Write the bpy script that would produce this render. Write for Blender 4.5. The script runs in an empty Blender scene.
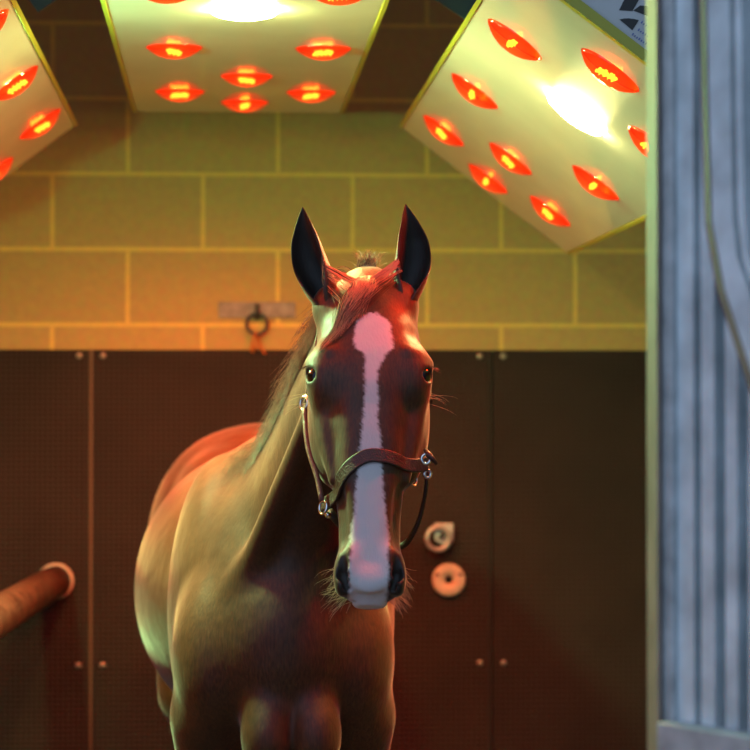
import bpy, math
import numpy as np
from mathutils import Vector, Matrix
from mathutils.bvhtree import BVHTree

SC = bpy.context.scene
COL = SC.collection
rng = np.random.default_rng(7)
R = math.radians
V3 = lambda *a: np.array(a, float)

# ------------------------------------------------------------------ camera
FPX, CAMZ = 2580.0, 1.60
YAW, PIT = R(3.4), R(0.89)
FW = V3(math.sin(YAW)*math.cos(PIT), math.cos(YAW)*math.cos(PIT), math.sin(PIT))
RT = V3(math.cos(YAW), -math.sin(YAW), 0)
UP = np.cross(RT, FW)
CAM = V3(0, 0, CAMZ)
def P(px, py, d):                       # a world point seen at (px,py) at depth d metres
    return CAM + FW*d + RT*((px-375)/FPX*d) + UP*((375-py)/FPX*d)

cam_d = bpy.data.cameras.new('camera')
cam = bpy.data.objects.new('camera', cam_d); COL.objects.link(cam)
cam.matrix_world = Matrix([[RT[0], UP[0], -FW[0], CAM[0]], [RT[1], UP[1], -FW[1], CAM[1]],
                           [RT[2], UP[2], -FW[2], CAM[2]], [0, 0, 0, 1]])
cam_d.sensor_width = 36; cam_d.lens = 36*FPX/750
cam_d.dof.use_dof = True; cam_d.dof.focus_distance = 4.56; cam_d.dof.aperture_fstop = 5.2
SC.camera = cam

# ------------------------------------------------------------------ materials
def srgb(r, g, b):
    f = lambda c: (c/255/12.92 if c/255 <= .04045 else ((c/255+.055)/1.055)**2.4)
    return (f(r), f(g), f(b), 1)
def mat(name, color, rough=.6, metal=0, spec=.5, noise=0, nscale=20, bump=0, bscale=60, detail=4):
    m = bpy.data.materials.new(name); m.use_nodes = True
    nt = m.node_tree; b = nt.nodes['Principled BSDF']
    b.inputs['Base Color'].default_value = color
    b.inputs['Roughness'].default_value = rough
    b.inputs['Metallic'].default_value = metal
    b.inputs['Specular IOR Level'].default_value = spec
    tc = nt.nodes.new('ShaderNodeTexCoord')
    if noise:
        n = nt.nodes.new('ShaderNodeTexNoise'); n.inputs['Scale'].default_value = nscale; n.inputs['Detail'].default_value = detail
        nt.links.new(tc.outputs['Object'], n.inputs['Vector'])
        r = nt.nodes.new('ShaderNodeValToRGB')
        c = color
        r.color_ramp.elements[0].position = .3; r.color_ramp.elements[1].position = .7
        r.color_ramp.elements[0].color = (c[0]*(1-noise), c[1]*(1-noise), c[2]*(1-noise), 1)
        r.color_ramp.elements[1].color = (min(1, c[0]*(1+noise)), min(1, c[1]*(1+noise)), min(1, c[2]*(1+noise)), 1)
        nt.links.new(n.outputs['Fac'], r.inputs['Fac']); nt.links.new(r.outputs['Color'], b.inputs['Base Color'])
    if bump:
        n = nt.nodes.new('ShaderNodeTexNoise'); n.inputs['Scale'].default_value = bscale; n.inputs['Detail'].default_value = 3
        nt.links.new(tc.outputs['Object'], n.inputs['Vector'])
        bp = nt.nodes.new('ShaderNodeBump'); bp.inputs['Strength'].default_value = bump; bp.inputs['Distance'].default_value = .004
        nt.links.new(n.outputs['Fac'], bp.inputs['Height']); nt.links.new(bp.outputs['Normal'], b.inputs['Normal'])
    return m
def emis(name, color, strength):
    m = bpy.data.materials.new(name); m.use_nodes = True
    nt = m.node_tree; nt.nodes.remove(nt.nodes['Principled BSDF'])
    e = nt.nodes.new('ShaderNodeEmission'); e.inputs[0].default_value = color; e.inputs[1].default_value = strength
    nt.links.new(e.outputs[0], nt.nodes['Material Output'].inputs[0])
    return m

M = {}
M['panel'] = mat('painted_panel', (.72, .72, .66, 1), .38, spec=.5, noise=.06, nscale=5)
pb = M['panel'].node_tree.nodes['Principled BSDF']; pb.inputs['Coat Weight'].default_value = 1; pb.inputs['Coat Roughness'].default_value = .05; pb.inputs['Coat IOR'].default_value = 2.0
M['housing'] = mat('housing_steel', (.60, .60, .60, 1), .5, noise=.06, nscale=9)
M['trim'] = mat('anodised_trim', (.42, .40, .05, 1), .4, metal=.2)
M['dark_steel'] = mat('dark_steel', (.05, .055, .06, 1), .5, metal=.3)
M['link'] = mat('teal_grey_steel', (.035, .055, .065, 1), .5)
M['plate'] = mat('weathered_plate', (.27, .23, .21, 1), .6, noise=.3, nscale=40)
M['edge'] = mat('dull_edge_steel', (.27, .19, .15, 1), .6, metal=.2, noise=.25, nscale=12)
M['logo'] = mat('logo_ink', (.045, .045, .045, 1), .7)
M['blue_ink'] = mat('blue_print', (.15, .19, .42, 1), .7)
M['chrome'] = mat('polished_metal', (.75, .72, .74, 1), .18, metal=1)
M['galv'] = mat('galvanised_steel', (.66, .71, .73, 1), .45, metal=.45, noise=.25, nscale=14)
M['galv_dull'] = mat('dull_galvanised_plate', (.44, .44, .44, 1), .5, metal=.5, noise=.25, nscale=30)
M['cream_disc'] = mat('aged_cream_plastic', (.62, .57, .44, 1), .5, noise=.18, nscale=30)
M['rust'] = mat('rusty_brown_steel', (.062, .036, .026, 1), .45, noise=.75, nscale=26, bump=.5, bscale=40)
M['collar'] = mat('pale_flange', (.62, .55, .48, 1), .5)
M['rope'] = mat('orange_twine', (.55, .16, .03, 1), .8)
M['leather'] = mat('dark_leather', (.034, .014, .010, 1), .42, noise=.25, nscale=60, bump=.5, bscale=300)
M['cheek_leather'] = mat('rolled_leather', (.15, .055, .035, 1), .45, noise=.3, nscale=80, bump=.5, bscale=300)
M['black'] = mat('matt_black', (.008, .008, .008, 1), .8)
M['eye'] = mat('dark_eye', (.004, .003, .003, 1), .06, spec=.45)
M['rubber_bolt'] = mat('bolt_head', (.35, .30, .26, 1), .4, metal=.6)
M['seam'] = mat('seam_strip', (.11, .050, .022, 1), .6)
M['seam_dark'] = mat('dark_seam_strip', (.012, .010, .009, 1), .8)
M['floor'] = mat('rubber_floor', (.05, .042, .036, 1), .85, noise=.3, nscale=6, bump=.4)
M['ceiling'] = mat('dark_ceiling', (.05, .045, .04, 1), .9)
M['hoof'] = mat('dark_hoof', (.03, .025, .02, 1), .5)

def wall_mat():
    m = bpy.data.materials.new('painted_blockwork'); m.use_nodes = True
    nt = m.node_tree; b = nt.nodes['Principled BSDF']; L = nt.links.new
    tc = nt.nodes.new('ShaderNodeTexCoord')
    sp = nt.nodes.new('ShaderNodeSeparateXYZ'); L(tc.outputs['Object'], sp.inputs[0])
    cb = nt.nodes.new('ShaderNodeCombineXYZ')
    ax = nt.nodes.new('ShaderNodeMath'); ax.operation = 'ADD'; L(sp.outputs['X'], ax.inputs[0]); L(sp.outputs['Y'], ax.inputs[1])
    ax2 = nt.nodes.new('ShaderNodeMath'); ax2.operation = 'ADD'; L(ax.outputs[0], ax2.inputs[0]); ax2.inputs[1].default_value = WALL_DX
    az = nt.nodes.new('ShaderNodeMath'); az.operation = 'ADD'; L(sp.outputs['Z'], az.inputs[0]); az.inputs[1].default_value = WALL_DZ
    L(ax2.outputs[0], cb.inputs['X']); L(az.outputs[0], cb.inputs['Y'])
    br = nt.nodes.new('ShaderNodeTexBrick'); L(cb.outputs[0], br.inputs['Vector'])
    br.inputs['Scale'].default_value = 1
    br.inputs['Brick Width'].default_value = .4405; br.inputs['Row Height'].default_value = .2215
    br.inputs['Mortar Size'].default_value = .0075; br.inputs['Mortar Smooth'].default_value = .3
    br.inputs['Bias'].default_value = 0
    br.inputs['Color1'].default_value = (.52, .37, .125, 1)
    br.inputs['Color2'].default_value = (.57, .40, .135, 1)
    br.inputs['Mortar'].default_value = (.85, .62, .15, 1)
    n = nt.nodes.new('ShaderNodeTexNoise'); n.inputs['Scale'].default_value = 45; n.inputs['Detail'].default_value = 5
    L(tc.outputs['Object'], n.inputs['Vector'])
    mx = nt.nodes.new('ShaderNodeMix'); mx.data_type = 'RGBA'; mx.blend_type = 'MULTIPLY'; mx.inputs[0].default_value = .35
    L(br.outputs['Color'], mx.inputs[6]); L(n.outputs['Color'], mx.inputs[7]); L(mx.outputs[2], b.inputs['Base Color'])
    b.inputs['Roughness'].default_value = .75
    ad = nt.nodes.new('ShaderNodeMath'); ad.operation = 'MULTIPLY_ADD'; L(br.outputs['Fac'], ad.inputs[0]); ad.inputs[1].default_value = -.8; L(n.outputs['Fac'], ad.inputs[2])
    bp = nt.nodes.new('ShaderNodeBump'); bp.inputs['Strength'].default_value = .5; bp.inputs['Distance'].default_value = .004
    L(ad.outputs[0], bp.inputs['Height']); L(bp.outputs['Normal'], b.inputs['Normal'])
    return m
WALL_DX, WALL_DZ = 0.0, 0.0

def rubber_mat():
    m = bpy.data.materials.new('ribbed_rubber'); m.use_nodes = True
    nt = m.node_tree; b = nt.nodes['Principled BSDF']; L = nt.links.new
    tc = nt.nodes.new('ShaderNodeTexCoord')
    w = nt.nodes.new('ShaderNodeTexWave'); w.bands_direction = 'Z'; w.inputs['Scale'].default_value = 2*math.pi/.0155/6.283*.5*.64
    w.inputs['Distortion'].default_value = 0
    w2 = nt.nodes.new('ShaderNodeTexWave'); w2.bands_direction = 'X'; w2.inputs['Scale'].default_value = w.inputs['Scale'].default_value
    L(tc.outputs['Object'], w.inputs['Vector']); L(tc.outputs['Object'], w2.inputs['Vector'])
    ml = nt.nodes.new('ShaderNodeMath'); ml.operation = 'MULTIPLY'; L(w.outputs['Fac'], ml.inputs[0]); L(w2.outputs['Fac'], ml.inputs[1])
    n = nt.nodes.new('ShaderNodeTexNoise'); n.inputs['Scale'].default_value = 4; n.inputs['Detail'].default_value = 6
    L(tc.outputs['Object'], n.inputs['Vector'])
    r = nt.nodes.new('ShaderNodeValToRGB'); r.color_ramp.elements[0].position = .35; r.color_ramp.elements[1].position = .75
    r.color_ramp.elements[0].color = (.022, .0145, .013, 1); r.color_ramp.elements[1].color = (.036, .024, .021, 1)
    L(n.outputs['Fac'], r.inputs['Fac']); L(r.outputs['Color'], b.inputs['Base Color'])
    b.inputs['Roughness'].default_value = .62; b.inputs['Specular IOR Level'].default_value = .4
    bp = nt.nodes.new('ShaderNodeBump'); bp.inputs['Strength'].default_value = 1; bp.inputs['Distance'].default_value = .008
    L(ml.outputs[0], bp.inputs['Height']); L(bp.outputs['Normal'], b.inputs['Normal'])
    return m
M['rubber'] = rubber_mat()

def bulb_glass():
    m = bpy.data.materials.new('ruby_bulb_glass'); m.use_nodes = True
    nt = m.node_tree; nt.nodes.remove(nt.nodes['Principled BSDF']); L = nt.links.new
    tr = nt.nodes.new('ShaderNodeBsdfTransparent'); tr.inputs[0].default_value = (1, .22, .05, 1)
    em = nt.nodes.new('ShaderNodeEmission'); em.inputs[0].default_value = (1, .10, .016, 1)
    tc = nt.nodes.new('ShaderNodeTexCoord')
    gl = nt.nodes.new('ShaderNodeBsdfGlossy'); gl.inputs['Roughness'].default_value = .08
    # the glass glows most round the filament, by its own radius
    sx = nt.nodes.new('ShaderNodeSeparateXYZ'); L(tc.outputs['Object'], sx.inputs[0])
    cx = nt.nodes.new('ShaderNodeCombineXYZ'); L(sx.outputs[0], cx.inputs[0]); L(sx.outputs[1], cx.inputs[1])
    ln = nt.nodes.new('ShaderNodeVectorMath'); ln.operation = 'LENGTH'; L(cx.outputs[0], ln.inputs[0])
    mr = nt.nodes.new('ShaderNodeMapRange'); mr.inputs['From Min'].default_value = 0; mr.inputs['From Max'].default_value = .062
    mr.inputs['To Min'].default_value = 1.1; mr.inputs['To Max'].default_value = .16
    L(ln.outputs['Value'], mr.inputs['Value']); L(mr.outputs[0], em.inputs[1])
    n = nt.nodes.new('ShaderNodeTexVoronoi'); n.inputs['Scale'].default_value = 90
    L(tc.outputs['Object'], n.inputs['Vector'])
    bp = nt.nodes.new('ShaderNodeBump'); bp.inputs['Strength'].default_value = .5; bp.inputs['Distance'].default_value = .002
    L(n.outputs['Distance'], bp.inputs['Height']); L(bp.outputs[0], gl.inputs['Normal'])
    m1 = nt.nodes.new('ShaderNodeAddShader'); L(tr.outputs[0], m1.inputs[0]); L(em.outputs[0], m1.inputs[1])
    m2 = nt.nodes.new('ShaderNodeMixShader'); m2.inputs[0].default_value = .10; L(m1.outputs[0], m2.inputs[1]); L(gl.outputs[0], m2.inputs[2])
    L(m2.outputs[0], nt.nodes['Material Output'].inputs[0])
    return m
M['bulb'] = bulb_glass()
M['filament'] = emis('hot_filament', (1, .45, .10, 1), 14)
M['reflector'] = mat('red_reflector', (.8, .26, .06, 1), .35, metal=.3)

# ------------------------------------------------------------------ mesh helpers
class MB:
    def __init__(s): s.v = []; s.f = []; s.n = 0
    def add(s, v, f):
        v = np.asarray(v, float); s.v.append(v); s.f += [tuple(int(i)+s.n for i in q) for q in f]; s.n += len(v); return s
    def box(s, lo, hi, T=None):
        x0, y0, z0 = lo; x1, y1, z1 = hi
        v = np.array([[x0,y0,z0],[x1,y0,z0],[x1,y1,z0],[x0,y1,z0],[x0,y0,z1],[x1,y0,z1],[x1,y1,z1],[x0,y1,z1]], float)
        if T is not None: v = T(v)
        return s.add(v, [(0,3,2,1),(4,5,6,7),(0,1,5,4),(1,2,6,5),(2,3,7,6),(3,0,4,7)])
    def prism(s, poly, n):              # closed polygon (k,3) extruded by vector n
        poly = np.asarray(poly, float); k = len(poly)
        v = np.vstack([poly, poly+n])
        return s.add(v, [tuple(range(k-1, -1, -1)), tuple(range(k, 2*k))] + [(i, (i+1) % k, (i+1) % k+k, i+k) for i in range(k)])
    def tube(s, pts, r, seg=10, closed=False, flat=1.0, upv=None):
        pts = np.asarray(pts, float); n = len(pts); r = np.broadcast_to(r, (n,))
        if closed: tan = np.roll(pts, -1, 0)-np.roll(pts, 1, 0)
        else: tan = np.gradient(pts, axis=0)
        tan /= np.linalg.norm(tan, axis=1)[:, None]+1e-12
        a = np.asarray(upv, float) if upv is not None else (V3(0,0,1) if abs(tan[0][2]) < .9 else V3(1,0,0))
        vs = []
        for i in range(n):
            a = a-tan[i]*(a@tan[i]); a /= np.linalg.norm(a)+1e-12
            b = np.cross(tan[i], a)
            th = np.arange(seg)*2*math.pi/seg
            vs.append(pts[i]+r[i]*(np.cos(th)[:, None]*a*flat+np.sin(th)[:, None]*b))
        v = np.vstack(vs); f = []
        m = n if closed else n-1
        for i in range(m):
            j = (i+1) % n
            for k in range(seg):
                l = (k+1) % seg
                f.append((i*seg+k, i*seg+l, j*seg+l, j*seg+k))
        if not closed: f += [tuple(range(seg-1, -1, -1)), tuple((n-1)*seg+k for k in range(seg))]
        return s.add(v, f)
    def lathe(s, prof, o, ax, seg=32):  # prof: (radius, height) pairs along ax from o
        ax = np.asarray(ax, float)/np.linalg.norm(ax)
        a = V3(1,0,0) if abs(ax[0]) < .8 else V3(0,1,0)
        a = a-ax*(a@ax); a /= np.linalg.norm(a); b = np.cross(ax, a)
        v = []; f = []
        for r, h in prof:
            for k in range(seg):
                t = k*2*math.pi/seg
                v.append(np.asarray(o)+ax*h+(a*math.cos(t)+b*math.sin(t))*max(r, 1e-5))
        for i in range(len(prof)-1):
            for k in range(seg):
                l = (k+1) % seg
                f.append((i*seg+k, i*seg+l, (i+1)*seg+l, (i+1)*seg+k))
        return s.add(v, f)
    def build(s, name, m, parent=None, smooth=False, bevel=0):
        me = bpy.data.meshes.new(name)
        v = np.vstack(s.v)
        if parent is not None:
            pm = np.array(world_of(parent).inverted()); v = v@pm[:3, :3].T+pm[:3, 3]
        me.from_pydata(v.tolist(), [], s.f); me.update()
        if smooth: me.polygons.foreach_set('use_smooth', [True]*len(me.polygons))
        me.materials.append(m)
        o = bpy.data.objects.new(name, me); COL.objects.link(o)
        if parent is not None: o.parent = parent
        if bevel:
            b = o.modifiers.new('bevel', 'BEVEL'); b.width = bevel; b.segments = 2; b.limit_method = 'ANGLE'
        return o
def world_of(o):
    m = o.matrix_basis.copy()
    while o.parent is not None:
        o = o.parent; m = o.matrix_basis @ m
    return m
def empty(name, loc, label, cat, group=None):
    o = bpy.data.objects.new(name, None); COL.objects.link(o); o.location = Vector(loc); o.empty_display_size = .1
    return tag(o, label, cat, group)
def tag(o, label, cat, group=None, kind=None):
    o['label'] = label; o['category'] = cat
    if group: o['group'] = group
    if kind: o['kind'] = kind
    return o
def struct(o): o['kind'] = 'structure'; return o

# ------------------------------------------------------------------ room
YW = 7.60                                # face of the back wall
xj = P(203, 212, YW)[0]; zj = P(375, 325, YW)[2]
WALL_DX = 20*.4405-(xj+YW); WALL_DZ = 0
k0 = math.floor(zj/.2215)
WALL_DZ = -(zj-.2215*math.floor(zj/.2215)) + .2215*10
# rows: the brick texture shifts every second row; pick the parity so the joint at px 203 is in the row y175-250
def parity_fix():
    global WALL_DX
    row = math.floor((zj+.2215*1.5+WALL_DZ)/.2215)
    if row % 2 == 0: WALL_DX += .2203
parity_fix()
M['wall'] = wall_mat()
XL, XR, YF, ZC = -1.9, 2.3, 3.55, 3.25
struct(MB().box((XL-.1, YW, 0), (XR+.1, YW+.2, ZC)).build('wall_back', M['wall']))
struct(MB().box((XL-.2, YF, 0), (XL, YW, ZC)).build('wall_left', M['wall']))
struct(MB().box((XR, YF, 0), (XR+.2, YW, ZC)).build('wall_right', M['wall']))
struct(MB().box((XL-.2, YF, ZC), (XR+.2, YW+.2, ZC+.15)).build('ceiling', M['ceiling']))
struct(MB().box((-6, -4, -.2), (6, YW+.2, 0)).build('floor', M['floor']))

# wall mats
mat_x = [P(92, 350, YW)[0]-2*1.186, P(92, 350, YW)[0]-1.186, P(92, 350, YW)[0], P(492, 350, YW)[0], P(492, 350, YW)[0]+1.186]
ZM = P(375, 350, YW)[2]
mlab = [None,
        'dark ribbed rubber wall mat behind the rusty pole, left of the orange seam',
        'dark ribbed rubber wall mat behind the horse, carrying the ring and disc',
        'dark ribbed rubber wall mat beside the galvanised gate, nothing fixed on it']
for i in (1, 2, 3):
    x0, x1 = mat_x[i]+.005, mat_x[i+1]-.005
    e = empty('wall_mat', ((x0+x1)/2, YW, 0), mlab[i], 'wall mat', 'rubber mats lining the back wall')
    MB().box((x0, YW-.018, .01), (x1, YW, ZM)).build('mat_sheet', M['rubber'], e, bevel=.003)
    for bx in (x0+.03, (x0+x1)/2 if i == 3 else None, x1-.03):
        if bx is None: continue
        for bz in (P(0, 356, YW)[2], P(0, 663, YW)[2], .12):
            MB().lathe([(0, .0), (.007, 0), (.0095, .003), (.0095, .006), (0, .007)][::-1], (bx, YW-.0185-.007, bz), (0, 1, 0), 14).build('bolt', M['rubber_bolt'], e, smooth=True)
struct(MB().box((mat_x[2]-.005, YW-.022, 0), (mat_x[2]+.005, YW, ZM)).build('trim_1', M['seam']))
struct(MB().box((mat_x[3]-.004, YW-.012, 0), (mat_x[3]+.004, YW, ZM)).build('trim_2', M['seam_dark']))

# tie ring on plate, high on the blockwork
c = P(257, 310, YW)
e = empty('tie_plate', (c[0], YW, c[2]), 'grey rectangular plate with a round tie ring on the yellow blocks', 'tie ring')
hw = 38.5/FPX*YW; hh = 8/FPX*YW
MB().box((c[0]-hw, YW-.008, c[2]-hh), (c[0]+hw, YW, c[2]+hh)).build('back_plate', M['plate'], e, bevel=.002)
th = np.linspace(0, 2*math.pi, 28, endpoint=False)
rc = P(257, 324, YW-.03)
MB().tube([rc+V3(math.cos(t)*.030, .006*math.sin(t), math.sin(t)*.030) for t in th], .0055, 8, closed=True).build('ring', M['dark_steel'], e, smooth=True)
tt = np.linspace(0, math.pi, 10)
MB().tube([V3(c[0], YW-.008-.028*math.sin(t), c[2]-.006+.018*math.cos(t)) for t in tt], .007, 8).build('staple', M['dark_steel'], e, smooth=True)
# twine loop hanging from the ring
b0 = rc+V3(0, -.012, -.036)
tw = [b0+V3(*q) for q in [(-.002,.0,.012),(-.012,0,-.01),(-.018,0,-.045),(-.012,0,-.05),(-.002,0,-.02),(.003,0,.0),(.010,0,-.03),(.020,0,-.048),(.026,0,-.052)]]
tag(MB().tube(tw, .003, 6).build('twine', M['rope'], smooth=True), 'short orange twine loop hanging from the tie ring', 'twine')

# ring bracket on the mat
YM = YW-.018
c = P(444, 532, YM)
e = empty('ring_bracket', (c[0], YM, c[2]), 'pale metal bracket with a fat round ring above the cream disc', 'ring bracket')
MB().prism([P(434,523,YM), P(453,523,YM), P(453.5,540,YM), P(448,549,YM), P(434,540,YM)], V3(0, -.012, 0)).build('back_plate', M['galv_dull'], e, bevel=.003)
rc = P(438, 538.5, YM-.026)
MB().tube([rc+V3(math.cos(t)*.033, .004*math.cos(t), math.sin(t)*.033) for t in th], .0075, 10, closed=True).build('ring', M['galv_dull'], e, smooth=True)
MB().tube([P(447,530,YM-.008), P(444,533,YM-.022), P(440,538,YM-.030)], .006, 10).build('lug', M['dark_steel'], e, smooth=True)
# cream disc
c = P(449, 580, YM)
e = empty('wall_disc', (c[0], YM, c[2]), 'round cream disc with a dark centre hole below the ring bracket', 'disc')
MB().lathe([(.012, -.004), (.012, -.016), (.043, -.018), (.0485, -.013), (.0495, -.0), (.012, -.0)], (c[0], YM, c[2]), (0, 1, 0), 40).build('disc_plate', M['cream_disc'], e, smooth=True, bevel=0)
MB().lathe([(0, -.006), (.0125, -.006), (.0125, 0)], (c[0], YM, c[2]), (0, 1, 0), 20).build('centre_hole', M['black'], e)
for sx in (-1, 1):
    MB().lathe([(0, -.0195), (.004, -.019), (.006, -.0175), (.006, -.014)], (c[0]+sx*.034, YM, c[2]+.016), (0, 1, 0), 12).build('screw', M['dark_steel'], e)

# pole on the left
a = P(57, 580, YW-.03); a = V3(a[0], YM, a[2]); b = P(0, 615, 5.9)
d = (b-a)/np.linalg.norm(b-a); L_ = 3.6
e = empty('barrier_pole', a, 'rusty brown round pole running out from the back wall with pale collar', 'pole')
MB().tube([a+d*.0, a+d*.6, a+d*1.4, a+d*2.4, a+d*L_], .047, 24).build('pole', M['rust'], e, smooth=True)
MB().tube([a, a+d*.045], .0525, 28).build('collar', M['collar'], e, smooth=False, bevel=.004)
pe = a+d*(L_-.1)
e2 = MB().box((pe[0]-.04, pe[1]-.04, 0), (pe[0]+.04, pe[1]+.04, pe[2]-.045)).build('support_post', M['rust'], e, bevel=.004)

# ------------------------------------------------------------------ solarium panels
K = 1.035                                 # size of the solarium
PW, YFAR, TH = .54*K, 6.70*K, .143*K
XC = .044*K
LP = 2.50*K
BR = .0625*K
bulbs = [(x*K, y*K) for x, y in [(0, .22), (-.163, .43), (.163, .43), (0, .73), (-.163, 1.20), (.163, 1.20), (-.163, 1.96), (.163, 1.96), (0, 2.27)]]
lamp_at = 1.74*K
LED = []
def make_panel(cx, cz, tilt, yfar, label, day, dayw, redw, dx):
    """panel face centred at (cx,cz), rotated about Y by tilt; local x across, y from the far end towards the front, z up off the face"""
    e = empty('solarium_panel', (cx, yfar, cz), label, 'heat lamp panel', 'solarium panels over the horse')
    e.rotation_euler = (0, tilt, 0)
    mw = np.array(world_of(e))
    T = lambda v: (np.asarray(v)*[1, -1, 1])@mw[:3, :3].T+mw[:3, 3]
    D = lambda v: np.asarray(v, float)@mw[:3, :3].T
    Lp = LP
    # face sheet with round openings: strip grid cut round the holes
    hs = [(x+dx, y, .062) for x, y in bulbs]+[(0, lamp_at, .072)]
    mb = MB()
    face = sheet_with_holes(-PW/2+.002, PW/2-.002, .0, Lp, hs)
    mb.add(T(np.c_[face[0], np.zeros(len(face[0]))]), face[1])
    f = mb.build('lamp_face', M['panel'], e)
    MB().box((-PW/2, 0, .004), (-PW/2+.012, Lp, TH), T).box((PW/2-.012, 0, .004), (PW/2, Lp, TH), T).box((-PW/2, 0, TH-.01), (PW/2, Lp, TH), T).box((-PW/2, 0, .004), (PW/2, .012, TH), T).build('housing', M['housing'], e)
    capo = MB().box((-PW/2, Lp-.004, -.001), (PW/2, Lp+.012, TH-.004), T).build('end_cap', M['housing'], e)
    MB().box((-PW/2-.006, Lp-.002, -.004), (PW/2+.006, Lp+.020, .014), T).build('front_trim', M['trim'], e)
    for sx in (-1, 1):
        MB().box((min(sx*PW/2, sx*(PW/2+.009)), 0, -.003), (max(sx*PW/2, sx*(PW/2+.009)), Lp, .026), T).build('side_trim', M['trim'], e)
    for i, (x, y) in enumerate(bulbs):
        x += dx
        o = T([[x, y, 0]])[0]; dn = D((0, 0, -1))
        # ruby dome, its own object space has z along the bulb axis
        prof = [(.0600, -.004), (.0625, .0), (.057, .008), (.048, .018), (.037, .027), (.024, .034), (.012, .0375), (0, .0385)]
        mbd = MB().lathe([(p_*K, q_*.66) for p_, q_ in prof], (0, 0, 0), (0, 0, -1), 32)
        g = mbd.build('heat_bulb', M['bulb'], None, smooth=True)
        g.parent = e; g.location = Vector((x, -y, 0)); 
        rf = MB().lathe([(.0655, 0), (.058, .02), (.036, .05), (.015, .07), (0, .07)], (0, 0, 0), (0, 0, 1), 24).build('reflector', M['reflector'], None, smooth=True)
        rf.parent = g
        a0 = rng.uniform(0, 3.14)
        pts = [(math.cos(a0)*u+.004*math.cos(k*2.4)*-math.sin(a0), math.sin(a0)*u+.004*math.cos(k*2.4)*math.cos(a0), -.010+.005*math.sin(k*2.4)) for k, u in enumerate(np.linspace(-.022, .022, 19))]
        fl = MB().tube(pts, .0038, 5).build('filament', M['filament'], None); fl.parent = g
        ld = bpy.data.lights.new('heat_light', 'SPOT'); ld.energy = redw; ld.color = (1, .075, .015)
        ld.spot_size = R(150); ld.spot_blend = 1; ld.shadow_soft_size = .03
        lo = bpy.data.objects.new('heat_light', ld); COL.objects.link(lo)
        lo.parent = g; lo.location = (0, 0, -.008)
    # daylight lamp: shallow white dome in a round opening
    g = MB().lathe([(.070, -.004), (.068, .006), (.060, .012), (.04, .017), (0, .019)], (0, 0, 0), (0, 0, -1), 36).build('daylight_lamp', emis('white_lamp_glow', day+(1,), dayw), None, smooth=True)
    g.parent = e; g.location = Vector((0, -lamp_at, 0))
    # hangers to the ceiling
    for yy in (.35, 2.1):
        tp = T([[0, yy, TH]])[0]
        MB().tube([tp, V3(tp[0], tp[1], ZC)], .008, 8).build('hanger_rod', M['dark_steel'], e, smooth=True)
    return e, T, D
def sheet_with_holes(x0, x1, y0, y1, holes, n=32):
    """planar sheet with circular holes: cells around each hole are square blocks with a round opening"""
    import bmesh
    bm = bmesh.new()
    def loop(pts):
        vs = [bm.verts.new((p[0], p[1], 0)) for p in pts]
        return [bm.edges.new((vs[i], vs[(i+1) % len(vs)])) for i in range(len(vs))]
    es = loop([(x0, y0), (x1, y0), (x1, y1), (x0, y1)])
    for hx, hy, r in holes:
        es += loop([(hx+r*math.cos(2*math.pi*k/n), hy+r*math.sin(2*math.pi*k/n)) for k in range(n)])
    bmesh.ops.triangle_fill(bm, edges=es, use_beauty=True)
    fs = [f for f in bm.faces]
    bad = []
    for f in fs:
        c = f.calc_center_median()
        if any((c.x-hx)**2+(c.y-hy)**2 < (r*.98)**2 and all(abs((v.co.x-hx)**2+(v.co.y-hy)**2-r*r) < 1e-4 for v in f.verts) for hx, hy, r in holes): bad.append(f)
    bmesh.ops.delete(bm, geom=bad, context='FACES_ONLY')
    bm.verts.index_update()
    v = np.array([(q.co.x, q.co.y) for q in bm.verts]); f = [tuple(q.index for q in ff.verts) for ff in bm.faces]
    bm.free(); return v, f
RED_W = 9.0; DAY_W = 80.0
TL = math.atan2(.3234, .4325)
make_panel(XC, 1.6+.803*K, 0, 6.84*K, 'level solarium panel of red heat bulbs, central one of three', (.92, 1, .30), 500, 25, .015)
pr = make_panel(.685*K, 1.6+.587*K, TL, YFAR, 'solarium panel tilted towards the galvanised gate, dark emblem on its end', (1, .86, .30), 240, 35, -.018)
make_panel(2*XC-.685*K, 1.6+.587*K, -TL, YFAR, 'tilted solarium panel above the rusty pole, cut off by the picture edge', (.40, 1, .40), 1040, 13, .035)
# emblem and small blue print on the end cap of the right-hand panel: traced on the cap face
pe, TT, DD = pr
ycap = YFAR-LP-.0125
def on_cap(px, py):
    r_ = FW+RT*(px-375)/FPX+UP*(375-py)/FPX
    t = (ycap-CAM[1])/r_[1]; return CAM+r_*t
lg = MB()
for poly in ([(626,-4),(641,-4),(632.5,11),(619,10.2)], [(619.5,19.5),(624,18.5),(629,18.4),(634,19),(638.8,20.3),(632.3,30.3)],
             [(633.5,10.5),(640,5.5),(646,6),(652,10),(655,19),(648,16.5),(641,13.5)], [(645,-6),(662,-6),(668,4),(664,14),(656,4)]):
    lg.prism([on_cap(*q) for q in poly][::-1], V3(0, -.0008, 0))
lg.build('emblem', M['logo'], pe)
lt = MB()
for r0, (ax_, ay_) in enumerate([(631.5, 35.0), (637.5, 30.5), (640.5, 23.0)]):
    for k in range(7):
        x_, y_ = ax_+k*2.2, ay_+k*1.55
        h_ = 2.2 if k % 3 else 3.0
        lt.prism([on_cap(x_, y_), on_cap(x_+1.1, y_+.7), on_cap(x_+1.1+h_*.5, y_+.7-h_*.7), on_cap(x_+h_*.5, y_-h_*.7)][::-1], V3(0, -.0008, 0))
lt.build('small_lettering', M['blue_ink'], pe)
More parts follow.
